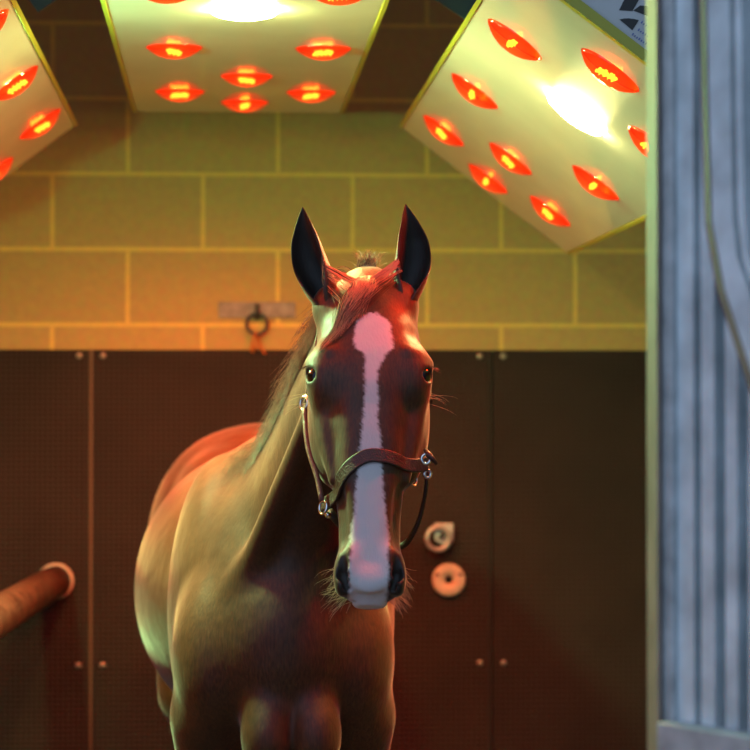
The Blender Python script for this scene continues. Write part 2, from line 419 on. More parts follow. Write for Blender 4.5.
# gusset brackets that link the panels at their front ends
for sx, nm in ((1, 'right'), (-1, 'left')):
    pl_ = [(433, -2), (467, 20), (478, 2), (468, -45), (425, -45)] if sx > 0 else [(58, -2), (38, 12), (27, -3), (30, -45), (62, -45)]
    o = MB().prism([P(*q, 5.66) for q in pl_], V3(0, .012, 0)).build('link_bracket', M['link'])
    tag(o, 'dark steel plate linking the level panel to the %s' % ('panel nearest the gate' if sx > 0 else 'panel above the rusty pole'), 'bracket', 'plates linking the solarium panels')

# ------------------------------------------------------------------ gate
g0 = P(659, 400, 3.10); g1 = P(752, 400, 2.96)
gd = (g1-g0); gd[2] = 0; gd /= np.linalg.norm(gd)
gn = np.cross(gd, V3(0, 0, 1)); gn /= np.linalg.norm(gn)
if gn@FW > 0: gn = -gn                 # towards the camera side
def G(px, py, off=0):                  # on the gate's vertical plane
    r_ = FW+RT*(px-375)/FPX+UP*(375-py)/FPX
    o = g0+gn*off
    t = ((o-CAM)@gn)/(r_@gn); return CAM+r_*t
def GL(s, z, off=0): return V3(g0[0], g0[1], 0)+gd*s+V3(0, 0, z)+gn*off
e = empty('steel_gate', (g0[0], g0[1], 0), 'galvanised corrugated steel gate standing open, blurred in front of the stall', 'gate')
ss = lambda px, py=400: (G(px, py)-g0)@gd
zb = G(700, 724)[2]
ztop = 2.35
# corrugated sheet: folds at measured places, closing towards the far edge
sheet = []
pts = []
for px, off in [(657, 0), (663, 0), (664, -.004), (691, -.004), (692.5, -.095), (699.5, -.095), (701, -.002), (713, -.002), (714, -.095), (723.5, -.095), (725, -.002), (736, -.002), (737, -.095), (746.5, -.095), (748, -.002), (762, -.002), (766, -.022), (771, -.022), (774, -.002), (790, -.002)]:
    pts.append((ss(px), off))
v = []; f = []
s_cut = ss(741)
def top_at(s_):
    if s_ < s_cut: return ztop
    px = 375+FPX*((GL(s_, 1.6)-CAM)@RT)/((GL(s_, 1.6)-CAM)@FW)
    return G(px, np.interp(px, [741, 748, 772, 830], [352, 380, 450, 600]))[2]
for s_, o_ in pts: v.append(GL(s_, zb, o_))
for s_, o_ in pts: v.append(GL(s_, top_at(s_), o_))
n_ = len(pts)
for i in range(n_-1): f.append((i, i+1, n_+i+1, n_+i))
sh = MB().add(v, f).build('corrugated_sheet', M['galv'], e)
so = sh.modifiers.new('solid', 'SOLIDIFY'); so.thickness = .0015; so.offset = 1
send = ss(790)
es_ = P(657, 400, 3.085)
MB().box((es_[0], es_[1], .08), (es_[0]+.004, es_[1]+.075, ztop)).build('edge_strip', M['edge'], e)
MB().box((0, 0, 0), (1, 1, 1), lambda q: np.array([GL(-.004+u*.034, .08+w*(ztop-.08), -.045+t*.049) for u, t, w in q])).build('end_stile', M['galv_dull'], e, bevel=.003)
MB().box((0, 0, 0), (1, 1, 1), lambda q: np.array([GL(.030+u*(send-.03), zb-.10+w*.10, -.03+t*.060) for u, t, w in q])).build('bottom_rail', M['galv_dull'], e, bevel=.003)
MB().box((0, 0, 0), (1, 1, 1), lambda q: np.array([GL(.030+u*(send-.03), .12+w*(zb-.26), -.012+t*.006) for u, t, w in q])).build('kick_panel', M['galv_dull'], e)
# bent stile with a diagonal brace below it, standing proud of the sheet
off = .02
outer = [(703, -60), (706, 100), (709.5, 222), (722, 290), (748, 370), (772, 440)]
inner = [(741, -60), (742.5, 100), (744.5, 215), (749, 258), (764, 300), (790, 360)]
for nm, A_, B_, o0, th_, mm in (('bent_stile', [(x+3, y) for x, y in outer], [(x-12, y) for x, y in inner], off, -.018, M['galv']),
                            ('stile_lip', [(x-7, y) for x, y in inner], inner, off, -.018, M['galv'])):
    mb = MB()
    for i in range(len(A_)-1):
        q = [G(*A_[i], o0), G(*B_[i], o0), G(*B_[i+1], o0), G(*A_[i+1], o0)]
        mb.prism(q, gn*th_)
    mb.build(nm, mm, e)
mb = MB()
for i in range(len(outer)-1):
    a_, b_ = G(*outer[i], off), G(*outer[i+1], off)
    mb.prism([a_, b_, b_+V3(0, .030, 0), a_+V3(0, .030, 0)], V3(.003, 0, 0))
mb.build('stile_edge', M['edge'], e)
MB().box((0, 0, 0), (1, 1, 1), lambda q: np.array([GL(-.004+u*(s_cut+.01), ztop+w*.05, -.045+t*.049) for u, t, w in q])).build('top_rail', M['galv_dull'], e, bevel=.003)

# ------------------------------------------------------------------ horse: implicit surface
HX = .10; CX = .022
def pchip(xk, yk):
    xk = np.array(xk, float); yk = np.array(yk, float)
    h = np.diff(xk); dl = np.diff(yk)/h; m = np.zeros(len(xk))
    for i in range(1, len(xk)-1):
        if dl[i-1]*dl[i] > 0:
            w1 = 2*h[i]+h[i-1]; w2 = h[i]+2*h[i-1]; m[i] = (w1+w2)/(w1/dl[i-1]+w2/dl[i])
    m[0] = dl[0]; m[-1] = dl[-1]
    def f(x):
        x = np.clip(x, xk[0], xk[-1]); i = np.clip(np.searchsorted(xk, x)-1, 0, len(h)-1)
        t = (x-xk[i])/h[i]
        return ((1+2*t)*(1-t)**2*yk[i]+t*(1-t)**2*h[i]*m[i]+t*t*(3-2*t)*yk[i+1]+t*t*(t-1)*h[i]*m[i+1])
    return f
def axis(*segs):
    out = [segs[0][0]]
    for lo, hi, st in segs:
        n = max(1, int(round((hi-lo)/st))); out += list(lo+(hi-lo)*(np.arange(1, n+1)/n))
    return np.array(out)
FINE, COARSE = .0034, .0105
GX = axis((-.28, .13, .0075), (.13, .41, FINE), (.41, .50, .0075))
GY = axis((4.26, 4.80, FINE), (4.80, 5.5, .0075), (5.5, 7.25, COARSE))
GZ = axis((-.02, 1.15, COARSE), (1.15, 1.93, FINE))
F = np.ones((len(GX), len(GY), len(GZ)), np.float32)
def region(lo, hi, pad):
    s = []
    for g, a, b in zip((GX, GY, GZ), lo, hi):
        i = max(0, np.searchsorted(g, a-pad)-1); j = min(len(g), np.searchsorted(g, b+pad)+1); s.append(slice(i, j))
    return s
def apply(fn, lo, hi, k=.03, op='add'):
    sx, sy, sz = region(lo, hi, k+.02)
    if min(sx.stop-sx.start, sy.stop-sy.start, sz.stop-sz.start) < 2: return
    X, Y, Z = np.meshgrid(GX[sx].astype(np.float32), GY[sy].astype(np.float32), GZ[sz].astype(np.float32), indexing='ij', sparse=True)
    d = fn(X, Y, Z).astype(np.float32); cur = F[sx, sy, sz]
    if op == 'add':
        if k > 0: h = np.maximum(k-np.abs(cur-d), 0)/k; F[sx, sy, sz] = np.minimum(cur, d)-h*h*k*.25
        else: F[sx, sy, sz] = np.minimum(cur, d)
    else:
        h = np.maximum(k-np.abs(cur+d), 0)/k; F[sx, sy, sz] = np.maximum(cur, -d)+h*h*k*.25
class Frame:
    def __init__(s, o, A): s.o = np.asarray(o, float); s.A = np.asarray(A, float)   # rows: u, v, t axes
    def w(s, u, v, t): return s.o+s.A[0]*u+s.A[1]*v+s.A[2]*t
    def loc(s, X, Y, Z):
        x, y, z = X-s.o[0], Y-s.o[1], Z-s.o[2]
        return [a[0]*x+a[1]*y+a[2]*z for a in s.A]
WORLD = Frame((0, 0, 0), np.eye(3))
def ell(fr, c, r, k=.03, op='add', rot=None):
    """ellipsoid at local c with radii r in the frame fr; rot = angle about local v (second) axis"""
    A = fr.A.copy()
    if rot is not None:
        ax, an = rot; B = A.copy(); i, j = [(1, 2), (2, 0), (0, 1)][ax]
        B[i] = A[i]*math.cos(an)+A[j]*math.sin(an); B[j] = -A[i]*math.sin(an)+A[j]*math.cos(an); A = B
    o = fr.w(*c); f2 = Frame(o, A); m = max(r)
    def fn(X, Y, Z):
        u, v, t = f2.loc(X, Y, Z)
        q = np.sqrt((u/r[0])**2+(v/r[1])**2+(t/r[2])**2); q2 = np.sqrt((u/r[0]**2)**2+(v/r[1]**2)**2+(t/r[2]**2)**2)+1e-6
        return q*(q-1)/q2
    apply(fn, o-m, o+m, k, op)
def caps(fr, a, b, ra, rb, k=.02, op='add'):
    a = fr.w(*a); b = fr.w(*b); m = max(ra, rb); ab = b-a; L2 = ab@ab
    def fn(X, Y, Z):
        t = np.clip(((X-a[0])*ab[0]+(Y-a[1])*ab[1]+(Z-a[2])*ab[2])/L2, 0, 1)
        return np.sqrt((X-a[0]-ab[0]*t)**2+(Y-a[1]-ab[1]*t)**2+(Z-a[2]-ab[2]*t)**2)-(ra+(rb-ra)*t)
    apply(fn, np.minimum(a, b)-m, np.maximum(a, b)+m, k, op)
def loft(fr, keys, k=.03, cu=None, endround=.02):
    """keys rows: t, half width a, front v, back v, power"""
    K = np.array(keys, float); t0, t1 = K[0, 0], K[-1, 0]
    fa, fv, fb, fp = [pchip(K[:, 0], K[:, i]) for i in (1, 2, 3, 4)]
    fu = pchip(*cu) if cu else (lambda t: 0*t)
    cor = np.array([fr.w(u, v, t) for u in (-.35, .35) for v in (K[:, 3].min(), K[:, 2].max()) for t in (t0, t1)])
    m = K[:, 1].max()
    cen = np.array([fr.w((0 if not cu else fu(t)), (a2+b2)/2, t) for t, a2, b2 in K[:, [0, 2, 3]]]); rr = np.maximum(K[:, 1], (K[:, 2]-K[:, 3])/2)
    lo = (cen-rr[:, None]).min(0); hi = (cen+rr[:, None]).max(0)
    def fn(X, Y, Z):
        u, v, t = fr.loc(X, Y, Z); tc = np.clip(t, t0, t1)
        a, vf, vb, p = fa(tc), fv(tc), fb(tc), fp(tc)
        c = (vf+vb)/2; b = (vf-vb)/2
        uu = np.abs(u-fu(tc))/a; vv = np.abs(v-c)/b
        r = (uu**p+vv**p+1e-9)**(1/p)
        sc = np.where(uu > vv, a, b); ds = (r-1)*(sc*.6+np.minimum(a, b)*.4)
        dt = np.maximum(np.maximum(t0-t, t-t1), 0)
        return np.where(dt > 0, np.sqrt(np.maximum(ds, 0)**2+dt**2)+np.minimum(ds, 0)*.0+0, ds)+0
    apply(fn, lo, hi, k)

# body
BODY = Frame((HX, 0, 0), np.eye(3))
ell(BODY, (0, 6.62, 1.27), (.265, .42, .31), 0.0)                       # hindquarters
ell(BODY, (-.10, 6.68, 1.26), (.185, .33, .27), .06); ell(BODY, (.10, 6.68, 1.26), (.185, .33, .27), .06)
ell(BODY, (-.115, 6.38, 1.42), (.075, .09, .07), .08); ell(BODY, (.115, 6.38, 1.42), (.075, .09, .07), .08)   # points of hip
ell(BODY, (0, 5.98, 1.20), (.30, .66, .325), .07)                       # barrel
ell(BODY, (CX, 5.34, 1.20), (.21, .40, .33), .06)                        # chest
for s in (-1, 1):
    ell(BODY, (CX+s*.120, 5.32, 1.20), (.110, .21, .32), .045, rot=(0, -.25))   # shoulder blades and muscle
    ell(BODY, (CX+s*.130, 5.11, 1.12), (.090, .12, .16), .045)              # point of shoulder
    ell(BODY, (CX+.012+s*.046, 4.985, .985), (.052, .060, .080), .014)             # pectorals
    caps(BODY, (CX+s*.140, 5.14, 1.0), (CX+s*.130, 5.22, .80), .085, .062, .03)
ell(BODY, (CX, 5.07, 1.16), (.14, .14, .18), .05)                        # breast
ell(BODY, (0, 5.62, 1.46), (.06, .30, .10), .10)                        # withers
# fore legs, hind legs
for s in (-1, 1):
    x = CX+s*.130
    caps(BODY, (x, 5.22, .80), (x, 5.20, .56), .062, .045, .03); ell(BODY, (x, 5.19, .50), (.045, .042, .06), .03)
    caps(BODY, (x, 5.20, .45), (x, 5.20, .20), .029, .027, .03); ell(BODY, (x, 5.20, .18), (.035, .036, .035), .02)
    caps(BODY, (x, 5.195, .17), (x, 5.14, .08), .027, .030, .02); caps(BODY, (x, 5.14, .07), (x, 5.12, .035), .045, .055, .01)
    x = s*.135
    caps(BODY, (x, 6.62, 1.10), (x, 6.45, .92), .15, .12, .06); caps(BODY, (x, 6.45, .92), (x, 6.82, .60), .10, .05, .05)
    ell(BODY, (x, 6.84, .55), (.04, .055, .07), .03); caps(BODY, (x, 6.83, .50), (x, 6.80, .20), .033, .030, .03)
    ell(BODY, (x, 6.80, .18), (.036, .038, .036), .02); caps(BODY, (x, 6.79, .17), (x, 6.73, .08), .028, .032, .02)
    caps(BODY, (x, 6.73, .07), (x, 6.71, .035), .046, .055, .01)
# neck: straight frame from the chest to the poll
HEADX = P(369, 376, 4.62)
ap = R(19)
HU = V3(math.cos(R(2.5)), -math.sin(R(2.5)), 0)
HT0 = V3(0, -math.sin(ap), -math.cos(ap)); HT0 -= HU*(HT0@HU); HT0 /= np.linalg.norm(HT0)
HV0 = np.cross(HT0, HU); HV0 /= np.linalg.norm(HV0)
if HV0[1] > 0: HV0 = -HV0
HO = HEADX-HT0*.20-HV0*.03
HEAD = Frame(HO, [HU, HV0, HT0])
n0 = V3(HX-.005, 5.27, 1.17); n1 = HEAD.w(0, -.075, .06)
nt_ = (n1-n0); NL = np.linalg.norm(nt_); nt_ /= NL
nu = V3(1, 0, 0)-nt_*nt_[0]; nu /= np.linalg.norm(nu)
nv = np.cross(nt_, nu); nv = nv if nv[1] < 0 else -nv                    # nv points forward (towards the throat)
NECK = Frame(n0, [nu, nv, nt_])
loft(NECK, [(0, .150, .20, -.30, 2), (NL*.2, .130, .18, -.26, 2), (NL*.4, .105, .145, -.20, 2.0), (NL*.6, .088, .115, -.160, 2.0), (NL*.8, .080, .100, -.125, 2.0), (NL*.95, .074, .085, -.10, 2), (NL*1.03, .062, .06, -.08, 2)], .05,
     cu=([0, NL*.3, NL*.6, NL], [0, -.012, -.012, 0]))
EYE = lambda s: (s*.0905, .034, .203)
caps(NECK, (-.066, .085, NL*.80), (-.112, .145, NL*.15), .020, .030, .03)
caps(NECK, (.066, .085, NL*.80), (.112, .145, NL*.15), .020, .030, .03)
# head
loft(HEAD, [(-.035, .022, -.02, -.07, 2), (-.015, .048, .010, -.09, 2), (.02, .066, .034, -.11, 2.2), (.06, .083, .050, -.13, 2.3), (.12, .094, .066, -.14, 2.5), (.18, .095, .074, -.14, 2.6), (.22, .088, .075, -.14, 2.6),
            (.27, .077, .071, -.135, 2.7), (.34, .069, .065, -.115, 2.7), (.41, .060, .058, -.088, 2.6), (.47, .0545, .051, -.068, 2.4), (.52, .054, .045, -.060, 2.2), (.555, .055, .040, -.052, 2.2), (.582, .049, .032, -.046, 2.2),
            (.602, .039, .021, -.036, 2.1), (.616, .026, .006, -.028, 2)], .025)
for s in (-1, 1):
    ell(HEAD, (s*.062, -.115, .22), (.043, .080, .125), .03)           # jowl
    ell(HEAD, (s*.070, -.035, .26), (.040, .060, .12), .03)
    caps(HEAD, (s*.088, .012, .235), (s*.064, .016, .39), .012, .008, .02)   # facial crest
    ell(HEAD, (s*.077, .028, .195), (.035, .037, .055), .03)             # orbit
    caps(HEAD, (s*.070, .058, .165), (s*.104, .024, .176), .009, .010, .014) # brow
    ell(HEAD, (s*.088, .050, .118), (.010, .016, .018), .016, 'sub')       # hollow above the eye
    ed = V3(.82*s, .57, 0)
    ell(HEAD, EYE(s), (.0225, .0225, .0225), .008)                         # lids
    A_ = np.array([HEAD.A[0]*ed[0]+HEAD.A[1]*ed[1], -HEAD.A[0]*ed[1]+HEAD.A[1]*ed[0], HEAD.A[2]])
    f3 = Frame(HEAD.w(*(V3(*EYE(s))+ed*.020)), A_)
    ell(f3, (0, 0, 0), (.014, .0165, .0125), .004, 'sub', rot=(0, s*.35))   # the opening between them
    ell(HEAD, (s*.042, .022, .560), (.020, .030, .045), .024, rot=(1, s*.18))          # nostril wing
    caps(HEAD, (s*.0475, .052, .535), (s*.0465, .040, .572), .0075, .0100, .006, 'sub')
    caps(HEAD, (s*.0465, .038, .572), (s*.0400, .034, .590), .0100, .0085, .005, 'sub')
    ell(HEAD, (s*.054, .03, .465), (.012, .016, .05), .02, 'sub')          # hollow of the nose side
ell(HEAD, (0, .036, .582), (.026, .010, .020), .02)
ell(HEAD, (0, -.030, .575), (.032, .026, .028), .012)                     # lower lip and chin
ell(HEAD, (0, -.012, .606), (.045, .020, .0022), .004, 'sub')
for s, bp_ in ((-1, P(328, 296, 4.70)), (1, P(403, 292, 4.70))):          # ear roots
    ell(WORLD, bp_+V3(-.004*s, .01, -.020), (.033, .036, .040), .025)
# throat latch
caps(HEAD, (0, -.11, .10), (0, -.13, .20), .06, .05, .05)

def surface_nets():
    S = F < 0
    nx, ny, nz = F.shape
    c = np.zeros((nx-1, ny-1, nz-1), np.uint8)
    for i in (0, 1):
        for j in (0, 1):
            for k in (0, 1):
                c += S[i:nx-1+i, j:ny-1+j, k:nz-1+k]
    act = (c > 0) & (c < 8); I, J, K = np.nonzero(act)
    idx = np.full(act.shape, -1, np.int32); idx[I, J, K] = np.arange(len(I))
    acc = np.zeros((len(I), 3)); cnt = np.zeros(len(I))
    cor = [(i, j, k) for i in (0, 1) for j in (0, 1) for k in (0, 1)]
    for a in cor:
        for ax in range(3):
            if a[ax]: continue
            b = list(a); b[ax] = 1
            fa = F[I+a[0], J+a[1], K+a[2]]; fb = F[I+b[0], J+b[1], K+b[2]]
            m = (fa < 0) != (fb < 0)
            t = np.where(m, fa/np.where(m, fa-fb, 1), 0)
            pa = np.c_[GX[I+a[0]], GY[J+a[1]], GZ[K+a[2]]]; pb = np.c_[GX[I+b[0]], GY[J+b[1]], GZ[K+b[2]]]
            acc += np.where(m[:, None], pa+(pb-pa)*t[:, None], 0); cnt += m
    V = acc/cnt[:, None]
    quads = []
    for ax in range(3):
        sl0 = [slice(1, -1)]*3; sl1 = [slice(1, -1)]*3
        sl0[ax] = slice(0, -1); sl1[ax] = slice(1, None)
        a = S[tuple(sl0)]; b = S[tuple(sl1)]
        ed = a != b; p = np.array(np.nonzero(ed)).T
        flip = a[ed]
        o = [1, 1, 1]; o[ax] = 0; p = p+np.array(o)
        u, w = [(1, 2), (2, 0), (0, 1)][ax]
        def at(du, dw):
            q = p.copy(); q[:, u] += du; q[:, w] += dw; return idx[q[:, 0], q[:, 1], q[:, 2]]
        q = np.c_[at(-1, -1), at(0, -1), at(0, 0), at(-1, 0)]
        q[~flip] = q[~flip][:, ::-1]; quads.append(q)
    return V, np.vstack(quads)
HVv, HQ = surface_nets()
# light relaxation
def relax(V, Q, it=2, lam=.4):
    for _ in range(it):
        s = np.zeros_like(V); n = np.zeros(len(V))
        for a in range(4):
            for b in ((a+1) % 4, (a-1) % 4):
                np.add.at(s, Q[:, a], V[Q[:, b]]); np.add.at(n, Q[:, a], 1)
        V = V+lam*(s/n[:, None]-V)
    return V
HVv = relax(HVv, HQ, 2)

# ears: cupped leaves with thickness, roots buried in the skull
def ear(base, tip, open_dir, side, w=.036, bend=.012):
    ax = tip-base; Le = np.linalg.norm(ax); ax /= Le
    vd = open_dir-ax*(open_dir@ax); vd /= np.linalg.norm(vd); ud = np.cross(ax, vd)
    ns, nf = 26, 25
    out, inn = [], []
    wr = pchip([0, .15, .35, .6, .8, .93, 1], [.026, .031, w, w*.86, w*.52, w*.22, .0008])
    fm = pchip([0, .12, .3, .6, 1], [R(165), R(150), R(120), R(100), R(85)])
    dz = pchip([0, .3, 1], [1.0, .92, .6])
    for i in range(ns):
        s = i/(ns-1); c = base+ax*(Le*s)+side*bend*math.sin(math.pi*s)
        r = wr(s)
        for j in range(nf):
            q = (j/(nf-1)*2-1); ph = q*fm(s); tk = .0032*(1-abs(q)**6)*min(1, (1-s)*6)+.0003
            for lst, rr in ((out, r), (inn, max(r-tk*1.6, .0002))):
                lst.append(c+ud*math.sin(ph)*rr-vd*math.cos(ph)*rr*dz(s)*1.0)
    n = ns*nf; v = np.array(out+inn); f = []
    for i in range(ns-1):
        for j in range(nf-1):
            a = i*nf+j; f.append((a, a+1, a+nf+1, a+nf)); f.append((n+a, n+a+nf, n+a+nf+1, n+a+1))
        for j in (0, nf-1):
            a = i*nf+j; q = (a, a+nf, n+a+nf, n+a); f.append(q if j == 0 else q[::-1])
    for j in range(nf-1):
        a = (ns-1)*nf+j; f.append((a, a+1, n+a+1, n+a)[::1])
    isin = np.r_[np.zeros(n), np.ones(n)]
    return v, f, isin
eb = [(P(327, 302, 4.70), P(302.5, 207, 4.70), V3(-.55, -1, .1), -1), (P(404, 300, 4.70), P(405.5, 204, 4.71), V3(.16, -1, .1), 1)]
ev, ef, ei = [], [], []
nb = len(HVv)
E_ = [ear(b_, t_, o_, V3(s_, 0, 0), .0335 if s_ < 0 else .034, .013 if s_ < 0 else .016) for b_, t_, o_, s_ in eb]
quads = HQ.tolist(); allv = [HVv]; inner = [np.zeros(nb)]; earm = [np.zeros(nb)]
off_ = nb
for v, f, i in E_:
    allv.append(v); quads += [[a+off_ for a in q] for q in f]; off_ += len(v); inner.append(i); earm.append(np.ones(len(v)))
AV = np.vstack(allv); INN = np.concatenate(inner); EAR = np.concatenate(earm)

# markings, with shade painted in at the ears and beside the blaze
u_, v_, t_ = HEAD.loc(AV[:, 0], AV[:, 1], AV[:, 2])
def px2u(px): return (px-369)/560
def py2t(py): return .2+((py-376)/(560 if py < 470 else 566))/.955
by = [318, 328, 345, 355, 362, 380, 400, 430, 450, 475, 500, 525, 545, 560, 575, 595, 612]
bc = pchip([py2t(q) for q in by], [px2u(q) for q in [373,373,373,374,375,371,371,370,370,369,369,369,369,368,368,367,367]])
bw = pchip([py2t(q) for q in by], [q/560 for q in [6,17,19.5,18,11,6.5,6.5,8,10,12,14,17,19,18,19,19,17]])
bt = np.array([py2t(q) for q in by])
nz = lambda s, a, b: np.sin(t_*s*1.0+a)*np.sin(u_*s*.83+b)
jag = .0012*(nz(310, .3, 1.2)+nz(590, 2, .4)+.8*nz(1100, 1, 3)+1.2*nz(95, 2, 1))
edge = bw(t_)+jag-np.abs(u_-bc(t_))
blaze = np.clip(edge/.0055+.5, 0, 1)*((v_ > -.02)&(t_ > bt[0]-.004)&(t_ < bt[-1]))
blaze *= np.clip((t_-(bt[0]-.002+jag*1.6))/.004, 0, 1)
dark = np.clip((t_-.50)/.06, 0, 1)*np.clip((np.abs(u_)-.026)/.012, 0, 1)*(t_ < .75)*(v_ > -.2)*.9
dark = np.maximum(dark, .8*np.clip((t_-.598)/.01, 0, 1)*(t_ < .75)*(AV[:, 1] < 4.75))
front = (AV[:, 1] < 4.75)&(t_ > 0)
dark = np.where(front|(EAR > 0), dark, 0)
dark = np.where(EAR > 0, np.where(INN > 0, .95, .35), dark)  # ear insides near black: the shade in the cup painted into the coat
dark = np.maximum(dark, np.clip((.55-AV[:, 2])/.15, 0, 1))
dark = np.maximum(dark, .95*np.exp(-(((np.abs(u_)-.104)/.014)**4+((t_-.204)/.024)**4))*(v_ > -.02)*(AV[:, 1] < 4.8))
# soft shade painted into the coat on the middle of the face beside the blaze
face = np.exp(-((np.abs(u_-.004)-.034)/.018)**2)*np.clip((t_-.05)/.06, 0, 1)*np.clip((.42-t_)/.06, 0, 1)*front*(v_ > 0)
dark = np.maximum(dark, .3*face)

def coat():
    m = bpy.data.materials.new('bay_coat'); m.use_nodes = True
    nt = m.node_tree; b = nt.nodes['Principled BSDF']; L = nt.links.new
    tc = nt.nodes.new('ShaderNodeTexCoord')
    def attr(n): a = nt.nodes.new('ShaderNodeAttribute'); a.attribute_name = n; return a.outputs['Fac']
    n = nt.nodes.new('ShaderNodeTexNoise'); n.inputs['Scale'].default_value = 9; n.inputs['Detail'].default_value = 5; L(tc.outputs['Object'], n.inputs['Vector'])
    r = nt.nodes.new('ShaderNodeValToRGB'); r.color_ramp.elements[0].position = .3; r.color_ramp.elements[1].position = .7
    r.color_ramp.elements[0].color = (.044, .014, .005, 1); r.color_ramp.elements[1].color = (.076, .025, .008, 1); L(n.outputs['Fac'], r.inputs['Fac'])
    mp = nt.nodes.new('ShaderNodeMapping'); mp.inputs['Scale'].default_value = (260, 260, 45); L(tc.outputs['Object'], mp.inputs['Vector'])
    hn = nt.nodes.new('ShaderNodeTexNoise'); hn.inputs['Scale'].default_value = 1; hn.inputs['Detail'].default_value = 3; L(mp.outputs[0], hn.inputs['Vector'])
    hm = nt.nodes.new('ShaderNodeMapRange'); hm.inputs['From Min'].default_value = .3; hm.inputs['From Max'].default_value = .7; hm.inputs['To Min'].default_value = .65; hm.inputs['To Max'].default_value = 1.35; L(hn.outputs['Fac'], hm.inputs['Value'])
    mm = nt.nodes.new('ShaderNodeVectorMath'); mm.operation = 'SCALE'; L(r.outputs['Color'], mm.inputs[0]); L(hm.outputs[0], mm.inputs['Scale'])
    def mix(fac, a, col):
        x = nt.nodes.new('ShaderNodeMix'); x.data_type = 'RGBA'; L(fac, x.inputs[0]); L(a, x.inputs[6]); x.inputs[7].default_value = col; return x.outputs[2]
    c = mix(attr('dark'), mm.outputs[0], (.014, .010, .008, 1))
    # soft pinkish-white blaze
    c = mix(attr('blaze'), c, (.60, .52, .53, 1))
    L(c, b.inputs['Base Color'])
    b.inputs['Roughness'].default_value = .53; b.inputs['Specular IOR Level'].default_value = .42
    b.inputs['Sheen Weight'].default_value = .40; b.inputs['Sheen Roughness'].default_value = .32; b.inputs['Sheen Tint'].default_value = (.9, .8, .7, 1)
    bp = nt.nodes.new('ShaderNodeBump'); bp.inputs['Strength'].default_value = .35; bp.inputs['Distance'].default_value = .002
    L(hn.outputs['Fac'], bp.inputs['Height'])
    big = nt.nodes.new('ShaderNodeTexNoise'); big.inputs['Scale'].default_value = 11; big.inputs['Detail'].default_value = 2; L(tc.outputs['Object'], big.inputs['Vector'])
    b2 = nt.nodes.new('ShaderNodeBump'); b2.inputs['Strength'].default_value = .5; b2.inputs['Distance'].default_value = .010
    L(big.outputs['Fac'], b2.inputs['Height']); L(bp.outputs['Normal'], b2.inputs['Normal']); L(b2.outputs['Normal'], b.inputs['Normal'])
    return m
M['coat'] = coat()
me = bpy.data.meshes.new('horse')
horse_origin = V3(HX, 5.9, 0)
me.from_pydata((AV-horse_origin).tolist(), [], quads); me.update(); me.validate()
me.polygons.foreach_set('use_smooth', [True]*len(me.polygons))
for nm, arr in (('blaze', blaze), ('dark', dark)):
    a = me.attributes.new(nm, 'FLOAT', 'POINT'); a.data.foreach_set('value', arr.astype(np.float32))
me.materials.append(M['coat'])
horse = bpy.data.objects.new('horse', me); COL.objects.link(horse); horse.location = Vector(horse_origin)
tag(horse, 'bay horse with a white blaze facing the camera under the red heat lamps', 'horse')
bvh = BVHTree.FromPolygons([tuple(v) for v in AV.tolist()], quads)
print('horse verts', len(AV))

for s in (-1, 1):
    c = HEAD.w(*EYE(s))
    th_ = np.linspace(0, math.pi, 16)
    MB().lathe([(math.sin(t)*.0205, -math.cos(t)*.0205) for t in th_], c, HU*s, 28).build('eye', M['eye'], horse, smooth=True)

# hair ----------------------------------------------------------------
def strands(lines, r0, seg=3):
    mb = MB()
    V, Fc, n = [], [], 0
    for pts in lines:
        pts = np.asarray(pts); k = len(pts); tan = np.gradient(pts, axis=0); tan /= np.linalg.norm(tan, axis=1)[:, None]+1e-9
        a = np.cross(tan, V3(.3, .9, .2)); a /= np.linalg.norm(a, axis=1)[:, None]+1e-9; b = np.cross(tan, a)
        r = (r0*np.linspace(1, .25, k))[:, None]
        for q in range(seg):
            t = q*2*math.pi/seg; V.append(pts+r*(a*math.cos(t)+b*math.sin(t)))
        for i in range(k-1):
            for q in range(seg):
                l = (q+1) % seg; Fc.append((n+q*k+i, n+q*k+i+1, n+l*k+i+1, n+l*k+i))
        n += seg*k
    mb.v = [np.vstack(V)]; mb.f = Fc; mb.n = n; return mb
def snap(p, off):
    l, nrm, i, d = bvh.find_nearest(Vector(p)); return np.array(l)+np.array(nrm)*off, np.array(nrm)
def bez(p0, p1, p2, p3, n=9):
    t = np.linspace(0, 1, n)[:, None]; return (1-t)**3*p0+3*t*(1-t)**2*p1+3*t*t*(1-t)*p2+t**3*p3
M['mane'] = mat('mane_hair', (.12, .08, .05, 1), .42, spec=.6, noise=.6, nscale=50)
M['forelock'] = mat('forelock_hair', (.10, .045, .025, 1), .42, spec=.5, noise=.4, nscale=60)
M['whisker'] = mat('whisker_hair', (.55, .42, .25, 1), .4)
# mane along the crest, falling to the horse's right side
ML = []
for i in range(1500):
    s = rng.uniform(.30, 1.0); t = NL*s
    base = NECK.w(rng.uniform(-.014, .010), -.34, t)
    h = bvh.ray_cast(Vector(base), Vector(nv), 1.0)
    if h[0] is None: continue
    b = np.array(h[0])-nv*-.004
    ln = rng.uniform(.045, .11)*(1 if s < .9 else .7)
    side = -nu; out = -nv
    p1 = b+out*.032+side*.030+rng.normal(0, .004, 3)
    p2 = b+side*(.062+ln*.40)+out*.010+V3(0, 0, -ln*.35)+rng.normal(0, .006, 3)
    p3 = b+side*(.078+ln*.42)+V3(0, 0, -ln)+nv*rng.uniform(.0, .04)+rng.normal(0, .010, 3)
    L_ = bez(b, p1, p2, p3, 8)
    for q in range(2, 8):
        l, nr, _, dd = bvh.find_nearest(Vector(L_[q]))
        sd = (Vector(L_[q])-l).dot(nr)
        if sd < .004: L_[q] = np.array(l)+np.array(nr)*rng.uniform(.004, .016)
    ML.append(L_)
strands(ML, .0009).build('mane', M['mane'], horse, smooth=True)
